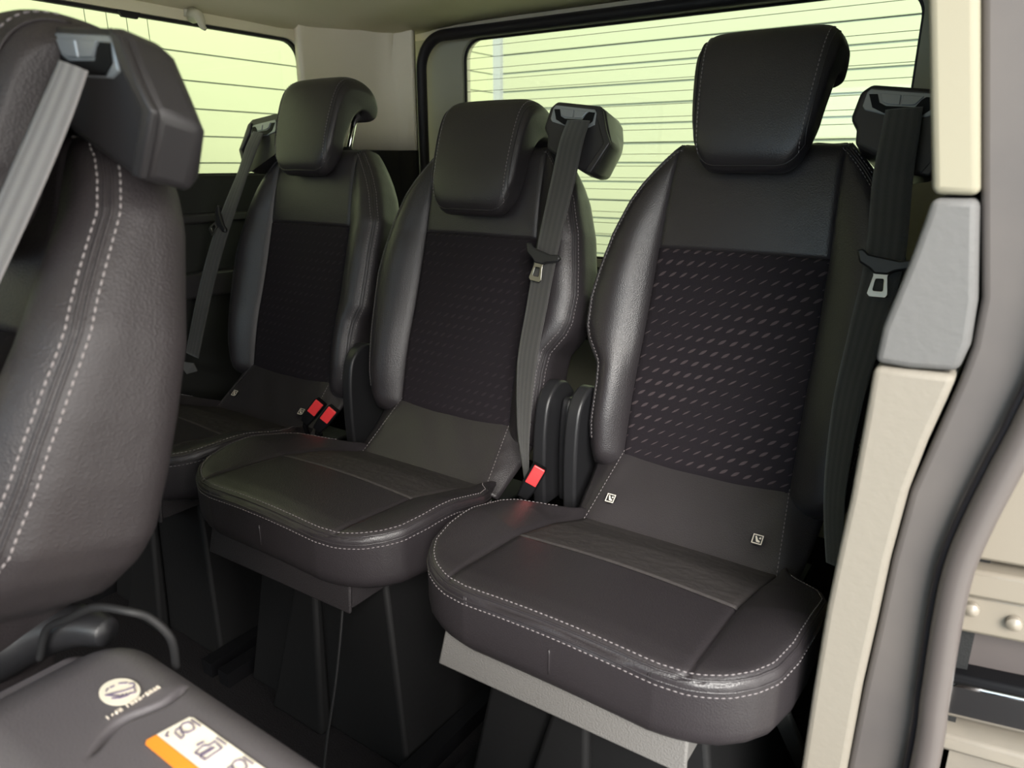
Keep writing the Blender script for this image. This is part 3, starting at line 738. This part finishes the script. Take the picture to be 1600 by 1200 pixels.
for ch in 'I-OH IHOH-2MAX':
    if ch in GL:
        for st_ in GL[ch]: line(mb, [(x0 + (1 - b) * .0030 - .0, y0 + (cur + a * .0021)) for a, b in [(p[0], p[1]) for p in st_]], .0006, .0006, .0022)
    cur += .0029
mb.build('printed_text', M['print'], fold, smooth=False)
mb = MB(); lx0, lx1 = -.0965, .12
sub_poly(mb, [(lx0 + .001, -.811), (lx0 + .0045, -.7885), (lx0 + .008, -.7870), (lx1, -.7870), (lx1, -.812)]); lb = mb.build('warning_label', M['label'], fold, smooth=False)
mb = MB(); sub_poly(mb, [(lx0, -.818), (lx0 + .001, -.8115), (lx1, -.8125), (lx1, -.823), (lx0 + .003, -.8205)]); mb.build('orange_band', M['label_orange'], lb, smooth=False)
mb = MB()
for k in range(5):
    bx = lx0 + .007 + k * .030
    line(mb, [(bx + .002, -.7895), (bx + .013, -.7895)], .0005)
    if k % 2 == 0:
        line(mb, [(bx + .0025, -.792), (bx + .006, -.7915), (bx + .012, -.7935), (bx + .0115, -.7975), (bx + .007, -.8005), (bx + .002, -.7985), (bx + .0005, -.795), (bx + .0025, -.792)], .0007)
        line(mb, [(bx + .0035, -.7985), (bx + .012, -.8015), (bx + .0125, -.8040), (bx + .004, -.8035), (bx + .0015, -.801), (bx + .0035, -.7985)], .0006)
        line(mb, [(bx - .001, -.8055), (bx + .001, -.8085), (bx + .003, -.808)], .0008)
    else:
        line(mb, [(bx + .004, -.7915), (bx + .004, -.7965), (bx + .001, -.799), (bx + .002, -.806), (bx + .006, -.8055), (bx + .007, -.797), (bx + .009, -.796), (bx + .008, -.806), (bx + .013, -.8055), (bx + .0135, -.793), (bx + .006, -.7925)], .0007)
        line(mb, [(bx - .003, -.801), (bx - .002, -.797)], .0012)
mb.build('label_drawing', M['ink'], lb, smooth=False)
# pull strap arching over the hinge and rounded hinge hump
arc = catmull([fp(-.276, -.812, .515), fp(-.265, -.806, .545), fp(-.237, -.800, .563), fp(-.207, -.790, .580), fp(-.180, -.778, .580), fp(-.172, -.766, .570), fp(-.165, -.756, .548), fp(-.172, -.752, .515)], 8)
mb = MB(); mb.tube(arc, .0034, 8); mb.build('pull_strap', M['strap'], fold)
mb = MB(); hump = catmull([(-.41, -.87, .46), (-.37, -.85, .485), (-.33, -.825, .508), (-.305, -.80, .522), (-.275, -.78, .530), (-.245, -.768, .528)], 6)
mb.tube([fp(*p) for p in hump], [.030 - .018 * (i / (len(hump) - 1)) ** 2 for i in range(len(hump))], 16); mb.build('hinge_cover', M['plastic'], fold)

# ------------------------------------------------------------ van body
def poly_panel(name, pts2, plane, t, m, label=None, bevel=0.):
    mb = MB()
    if plane[0] == 'y': a = [(x, plane[1], z) for x, z in pts2]; b = [(x, plane[1] + t, z) for x, z in pts2]
    else: a = [(plane[1], y, z) for y, z in pts2]; b = [(plane[1] + t, y, z) for y, z in pts2]
    mb.prism(a, b)
    return mb.build(name, m, None, bevel=bevel, seg=3, smooth=bool(bevel), angle=45)
def frame_panel(name, outer, inner, plane, t, m):
    """wall with a window hole: both loops have the same number of points"""
    mb = MB(); n = len(outer)
    def P(p, k): return (p[0], plane[1] + k, p[1]) if plane[0] == 'y' else (plane[1] + k, p[0], p[1])
    mb.ring([P(p, 0) for p in outer], [P(p, 0) for p in inner], [P(p, t) for p in outer], [P(p, t) for p in inner])
    return mb.build(name, m, None, smooth=False)
def rrect(x0, x1, z0, z1, r, k=6):
    out = []
    for cx, cz, a0 in ((x1 - r, z1 - r, 0), (x0 + r, z1 - r, 90), (x0 + r, z0 + r, 180), (x1 - r, z0 + r, 270)):
        for i in range(k + 1): a = math.radians(a0 + 90 * i / k); out.append((cx + r * math.cos(a), cz + r * math.sin(a)))
    return out
def outer_for(loop, x0, x1, z0, z1):
    cx = sum(p[0] for p in loop) / len(loop); cz = sum(p[1] for p in loop) / len(loop); out = []; n = len(loop)
    for i, (x, z) in enumerate(loop):
        q = i // (n // 4); c = [(x1, z1), (x0, z1), (x0, z0), (x1, z0)][q]; out.append(c)
    # spread the corner copies along the edges a little
    res = []; k = n // 4
    for i, c in enumerate(out):
        j = i % k; q = i // k; x, z = loop[i]
        if q == 0: p = (x1, z) if j < k / 2 else (x, z1)
        elif q == 1: p = (x, z1) if j < k / 2 else (x0, z)
        elif q == 2: p = (x0, z) if j < k / 2 else (x, z0)
        else: p = (x, z0) if j < k / 2 else (x1, z)
        if j == k // 2: p = c
        res.append(p)
    return res

mb = MB(); mb.box((-1.6, -2.6, -.06), (.62, 1.0, 0)); structure(mb.build('floor', M['carpet'], smooth=False))
# ceiling: gently arched headliner
V = []; F = []; n1, n2 = 24, 12
for i in range(n1 + 1):
    a = i / n1; x = -1.36 + 1.72 * a; z = 1.238 + .12 * (1 - (2 * a - 1) ** 6)
    for j in range(n2 + 1):
        t = j / n2; y = -2.4 + 3.17 * t; z2 = z - .065 * sst(.80, 1.0, t) * (1 - (2 * a - 1) ** 6) + .03 * sst(.86, .97, t) * (2 * a - 1) ** 6
        V.append((x, y, z2))
for i in range(n1):
    for j in range(n2): a = i * (n2+1) + j; F.append((a, a + 1, a + n2 + 2, a + n2 + 1))
c = link('ceiling', V, F, M['headliner']); so = c.modifiers.new('solid', 'SOLIDIFY'); so.thickness = .03; so.offset = -1; structure(c)

structure(poly_panel('light_blocker_front', [(-1.33, 0), (.40, 0), (.40, .95), (-1.33, .95)], ('y', -2.4), .05, M['darktrim']))  # unseen panel added to cut low light from the front, open above
structure(poly_panel('light_blocker_right', [(-2.4, 0), (-1.55, 0), (-1.55, 1.3), (-1.75, 1.3), (-1.75, .95), (-2.4, .95)], ('x', .40), .03, M['darktrim']))  # unseen panel added ahead of the doorway to keep light coming from the right
# left wall: window opening from y=-1.3 to .43
WX = -1.33
lp = rrect(-1.25, .425, .889, 1.235, .05)
structure(frame_panel('wall_left', outer_for(lp, -2.4, .44, .80, 1.36), lp, ('x', WX - .03), .03, M['headliner']))
lp2 = rrect(-1.26, .435, .880, 1.245, .05); lpi = rrect(-1.243, .418, .893, 1.228, .047)
structure(frame_panel('trim_1', lp, lpi, ('x', WX - .022), .012, M['rubber']))
lo = [(-2.4, 0), (.78, 0), (.78, .889), (-2.4, .889)]
structure(poly_panel('trim_2', lo, ('x', WX - .03), .045, M['darktrim'], bevel=.01))
mb = MB(); mb.box((WX + .01, -2.3, .775), (WX + .028, .76, .800)); mb.box((WX + .005, -2.3, .60), (WX + .05, .70, .66)); structure(mb.build('trim_3', M['plastic_grey'], bevel=.006, seg=2, angle=45))
w1 = MB(); w1.box((WX - .020, -1.245, .892), (WX - .016, .420, 1.230)); g1 = structure(w1.build('window_1', M['glass'], smooth=False))
mb = MB()
for y in (-.138, -.092, -.048, .0):   # thin aerial wires on the glass
    mb.box((WX - .0155, y - .0006, 1.02 if y < -.1 else .95), (WX - .0148, y + .0006, 1.232))
mb.build('aerial_wire', M['wire'], g1, smooth=False)
mb = MB(); mb.prism([(WX - .012, -.085, 1.25), (WX - .012, -.01, 1.25), (WX - .012, -.022, 1.232), (WX - .012, -.028, 1.222), (WX - .012, -.062, 1.222), (WX - .012, -.070, 1.232)],
                    [(WX - .004, -.085, 1.25), (WX - .004, -.01, 1.25), (WX - .004, -.022, 1.232), (WX - .004, -.028, 1.222), (WX - .004, -.062, 1.222), (WX - .004, -.070, 1.232)])
mb.build('latch_tab', M['rubber'], g1, smooth=False)

# corner pillar between side window and tailgate, curving round
prof = catmull([(-1.33, .40, 0), (-1.330, .50, 0), (-1.325, .60, 0), (-1.312, .68, 0), (-1.282, .728, 0), (-1.245, .745, 0), (-1.215, .752, 0)], 6)
V = []; F = []; zs = [.955, 1.02, 1.08] + [1.12 + .012 * i for i in range(18)]
for z in zs:
    k = max(0, (z - 1.12) / .20)
    for p in prof:
        inn = .03 * k * k * sst(.45, .65, p.y)
        V.append((p.x + inn * (.5 if p.y > .72 else .9), p.y - inn * (.45 if p.y > .6 else 0), z))
n = len(prof)
for i in range(len(zs) - 1):
    for j in range(n - 1): a = i * n + j; F.append((a, a + 1, a + n + 1, a + n))
c = link('trim_4', V, F, M['pillar']); so = c.modifiers.new('solid', 'SOLIDIFY'); so.thickness = .02; so.offset = 1; structure(c)
V = [(p.x + .004, p.y - .004, z) for z in (.0, .955) for p in prof]; F = [(j, j + 1, n + j + 1, n + j) for j in range(n - 1)]
c = link('trim_5', V, F, M['darktrim']); so = c.modifiers.new('solid', 'SOLIDIFY'); so.thickness = .03; so.offset = 1; structure(c)

# rear opening: seal, tailgate with window
TY = .80
ol = rrect(-1.225, .255, .55, 1.282, .10, 8); il = rrect(-1.190, .220, .60, 1.262, .085, 8)
ol2 = [(x, z) for x, z in ol]
pts = [(x, .765, z) for x, z in rrect(-1.205, .24, .45, 1.272, .09, 10)]
mb = MB(); mb.tube(pts, .016, 10, closed=True); structure(mb.build('trim_6', M['rubber']))
tl = rrect(-1.20, .24, .40, 1.30, .08, 8); wl = rrect(-1.078, .118, .66, 1.262, .055, 8)
structure(frame_panel('door_1', outer_for(wl, -1.33, .36, -.02, 1.40), wl, ('y', TY), .04, M['tailtrim']))
wl_o = rrect(-1.082, .122, .656, 1.266, .056, 8)
structure(frame_panel('trim_7', wl_o, rrect(-1.072, .112, .666, 1.256, .052, 8), ('y', TY + .012), .006, M['rubber']))
w2 = MB(); w2.box((-1.079, TY + .018, .66), (.119, TY + .022, 1.262)); g2 = structure(w2.build('window_2', M['glass'], smooth=False))
mb = MB()
z = .70
while z < 1.25:
    mb.box((-1.07, TY + .0150, z - .0006), (.12, TY + .0158, z + .0006)); z += .030
mb.build('heater_wire', M['wire'], g2, smooth=False)
mb = MB(); mb.box((-1.06, TY - .012, .55), (.12, TY + .002, .64)); structure(mb.build('trim_8', M['darktrim'], bevel=.01, angle=45))
# header between headliner and seal
mb = MB(); mb.prism([(-1.30, .74, 1.300), (.34, .74, 1.300), (.34, .80, 1.272), (-1.30, .80, 1.272)], [(-1.30, .74, 1.38), (.34, .74, 1.38), (.34, .84, 1.38), (-1.30, .84, 1.38)])
structure(mb.build('trim_9', M['pillar'], smooth=False))

# right-hand wall behind the sliding door opening
structure(poly_panel('wall_right', [(-.30, 0), (.80, 0), (.80, 1.36), (-.30, 1.36)], ('x', .345), .03, M['darktrim']))
YP = -.35
def pillar(name, pts, t, m, y=YP, bevel=.008): return structure(poly_panel(name, pts, ('y', y), t, m, bevel=bevel))
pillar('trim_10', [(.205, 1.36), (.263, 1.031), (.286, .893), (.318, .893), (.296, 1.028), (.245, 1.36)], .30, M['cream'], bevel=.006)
pillar('trim_11', [(.2865, .8905), (.284, .873), (.278, .84), (.271, .808), (.266, .786), (.264, .754), (.291, .753), (.325, .756), (.330, .779), (.329, .814), (.318, .8905)], .50, M['greytrim'], bevel=.006)
pillar('trim_12', [(.264, .751), (.263, .707), (.261, .627), (.258, .574), (.255, .511), (.2535, .415), (.253, .303), (.252, 0), (.292, 0), (.294, .326), (.295, .434), (.298, .507), (.3, .574), (.305, .644), (.313, .694), (.321, .732), (.325, .753)], .30, M['greigetrim'], bevel=.006)
D = [(.245, 1.36), (.296, 1.028), (.318, .893), (.331, .815), (.331, .776), (.327, .747), (.316, .692), (.306, .642), (.301, .572), (.299, .505), (.296, .431), (.294, .327), (.292, 0), (.345, 0), (.347, .357), (.344, .454), (.343, .567), (.349, .639), (.362, .699), (.378, .749), (.40, .80), (.40, 1.36)]
pillar('trim_13', D, .10, M['rubber_grey'], y=YP + .012, bevel=.006)
sealp = catmull([(.347, YP - .006, 0), (.3565, YP - .006, .363), (.354, YP - .006, .462), (.3515, YP - .006, .541), (.3525, YP - .006, .592), (.359, YP - .006, .636), (.369, YP - .006, .684), (.379, YP - .006, .729), (.389, YP - .006, .80), (.392, YP - .006, 1.0), (.39, YP - .006, 1.36)], 6)
mb = MB(); mb.tube(sealp, .0115, 14); structure(mb.build('trim_14', M['rubber_gloss']))
mb = MB(); mb.tube([(p.x - .0125, p.y + .006, p.z) for p in sealp], .0035, 8); structure(mb.build('trim_15', M['rubber']))
# door jamb outside the seal: painted steps
yj = -.31
def jamb(name, z0, z1, m, dy=0., xr=.62, x0=.350, slope=.17, bevel=.004):
    sl = slope
    a = [(x0, yj + dy, z0), (xr, yj + dy, z0 + (xr - x0) * sl), (xr, yj + dy, z1 + (xr - x0) * sl), (x0, yj + dy, z1)]
    mb = MB(); mb.prism(a, [(x, y + .06, z) for x, y, z in a]); return structure(mb.build(name, m, bevel=bevel, seg=2, angle=45))
jamb('wall_jamb', .578, 1.4, M['paint'], .0, slope=.10)
jamb('trim_16', .545, .572, M['paint'], -.010, slope=.12)
jamb('trim_17', .505, .545, M['paint'], -.004, slope=.14)
jamb('trim_18', .455, .505, M['greybox'], .02, slope=.14)
jamb('trim_19', .447, .458, M['black'], -.002, slope=.16)
jamb('trim_20', .405, .447, M['chrome'], .004, slope=.16, bevel=.006)
jamb('trim_21', .380, .398, M['paint_dirty'], -.012, slope=.14)
jamb('trim_22', .0, .380, M['paint_dirty'], .01, slope=.0)
for (x, z) in ((.368, .535), (.400, .533)):
    mb = MB(); mb.tube([(x, yj - .006, z), (x, yj - .011, z), (x, yj - .014, z)], [.0065, .006, .002], 12)
    tag(mb.build('bolt_head', M['paint'], smooth=True, angle=40), 'round bolt head on the painted door jamb, the %s of two' % ('left' if x < .39 else 'right'), 'bolt', 'bolts on the door jamb')

# coat hook on the headliner edge above the side window
hk = thing('coat_hook', 'small pale translucent coat hook above the side window', 'hook', (-1.30, .10, 1.235))
mb = MB(); mb.tube([(-.02, .0, .012), (.0, .0, .008), (.008, 0, -.004), (.012, 0, -.016), (.02, 0, -.020)], [.018, .013, .010, .007, .005], 12); mb.build('hook_arm', M['hook'], hk)
mb = MB(); mb.tube([(-.028, -.018, .016), (-.020, 0, .014), (-.028, .018, .016)], [.008, .010, .008], 10); mb.build('mounting_plate', M['hook'], hk)

# ------------------------------------------------------------ shed outside
mb = MB(); mb.box((-6, -6, -.45), (6, 6, -.40)); structure(mb.build('floor_outside', M['ground'], smooth=False))
def cladding(name, along, fixed, a0, a1, pitch, z0=-.4, z1=2.9, gap=.005, m='wall'):
    """horizontal boards, each a slightly leaning face with a shadow lip"""
    mb = MB(); z = z0; k = 0
    while z < z1:
        t = .012
        if along == 'x': pr = [(fixed - t, z + gap), (fixed - t, z + pitch), (fixed + .02, z + pitch), (fixed + .02, z + gap)]; A = [(a0, y, zz) for y, zz in pr]; B = [(a1, y, zz) for y, zz in pr]
        else: pr = [(fixed + t, z + gap), (fixed + t, z + pitch), (fixed - .02, z + pitch), (fixed - .02, z + gap)]; A = [(x, a0, zz) for x, zz in pr]; B = [(x, a1, zz) for x, zz in pr]
        mb.prism(A, B); z += pitch
    return structure(mb.build(name, M[m], smooth=False))
mb = MB(); mb.box((-2.26, -3.5, -.4), (-2.195, 2.6, 2.9)); mb.box((-2.2, 2.525, -.4), (2.4, 2.6, 2.9)); structure(mb.build('wall_outside_backing', M['joint'], smooth=False))
cladding('wall_outside_left', 'y', -2.2, -3.5, 2.53, .094)
cladding('wall_outside_back', 'x', 2.53, -2.2, 2.4, .094, gap=.009, m='wall_back')
mb = MB(); mb.box((-2.2, 2.49, -.4), (-2.14, 2.53, 2.9)); structure(mb.build('trim_23', M['bezel'], smooth=False))
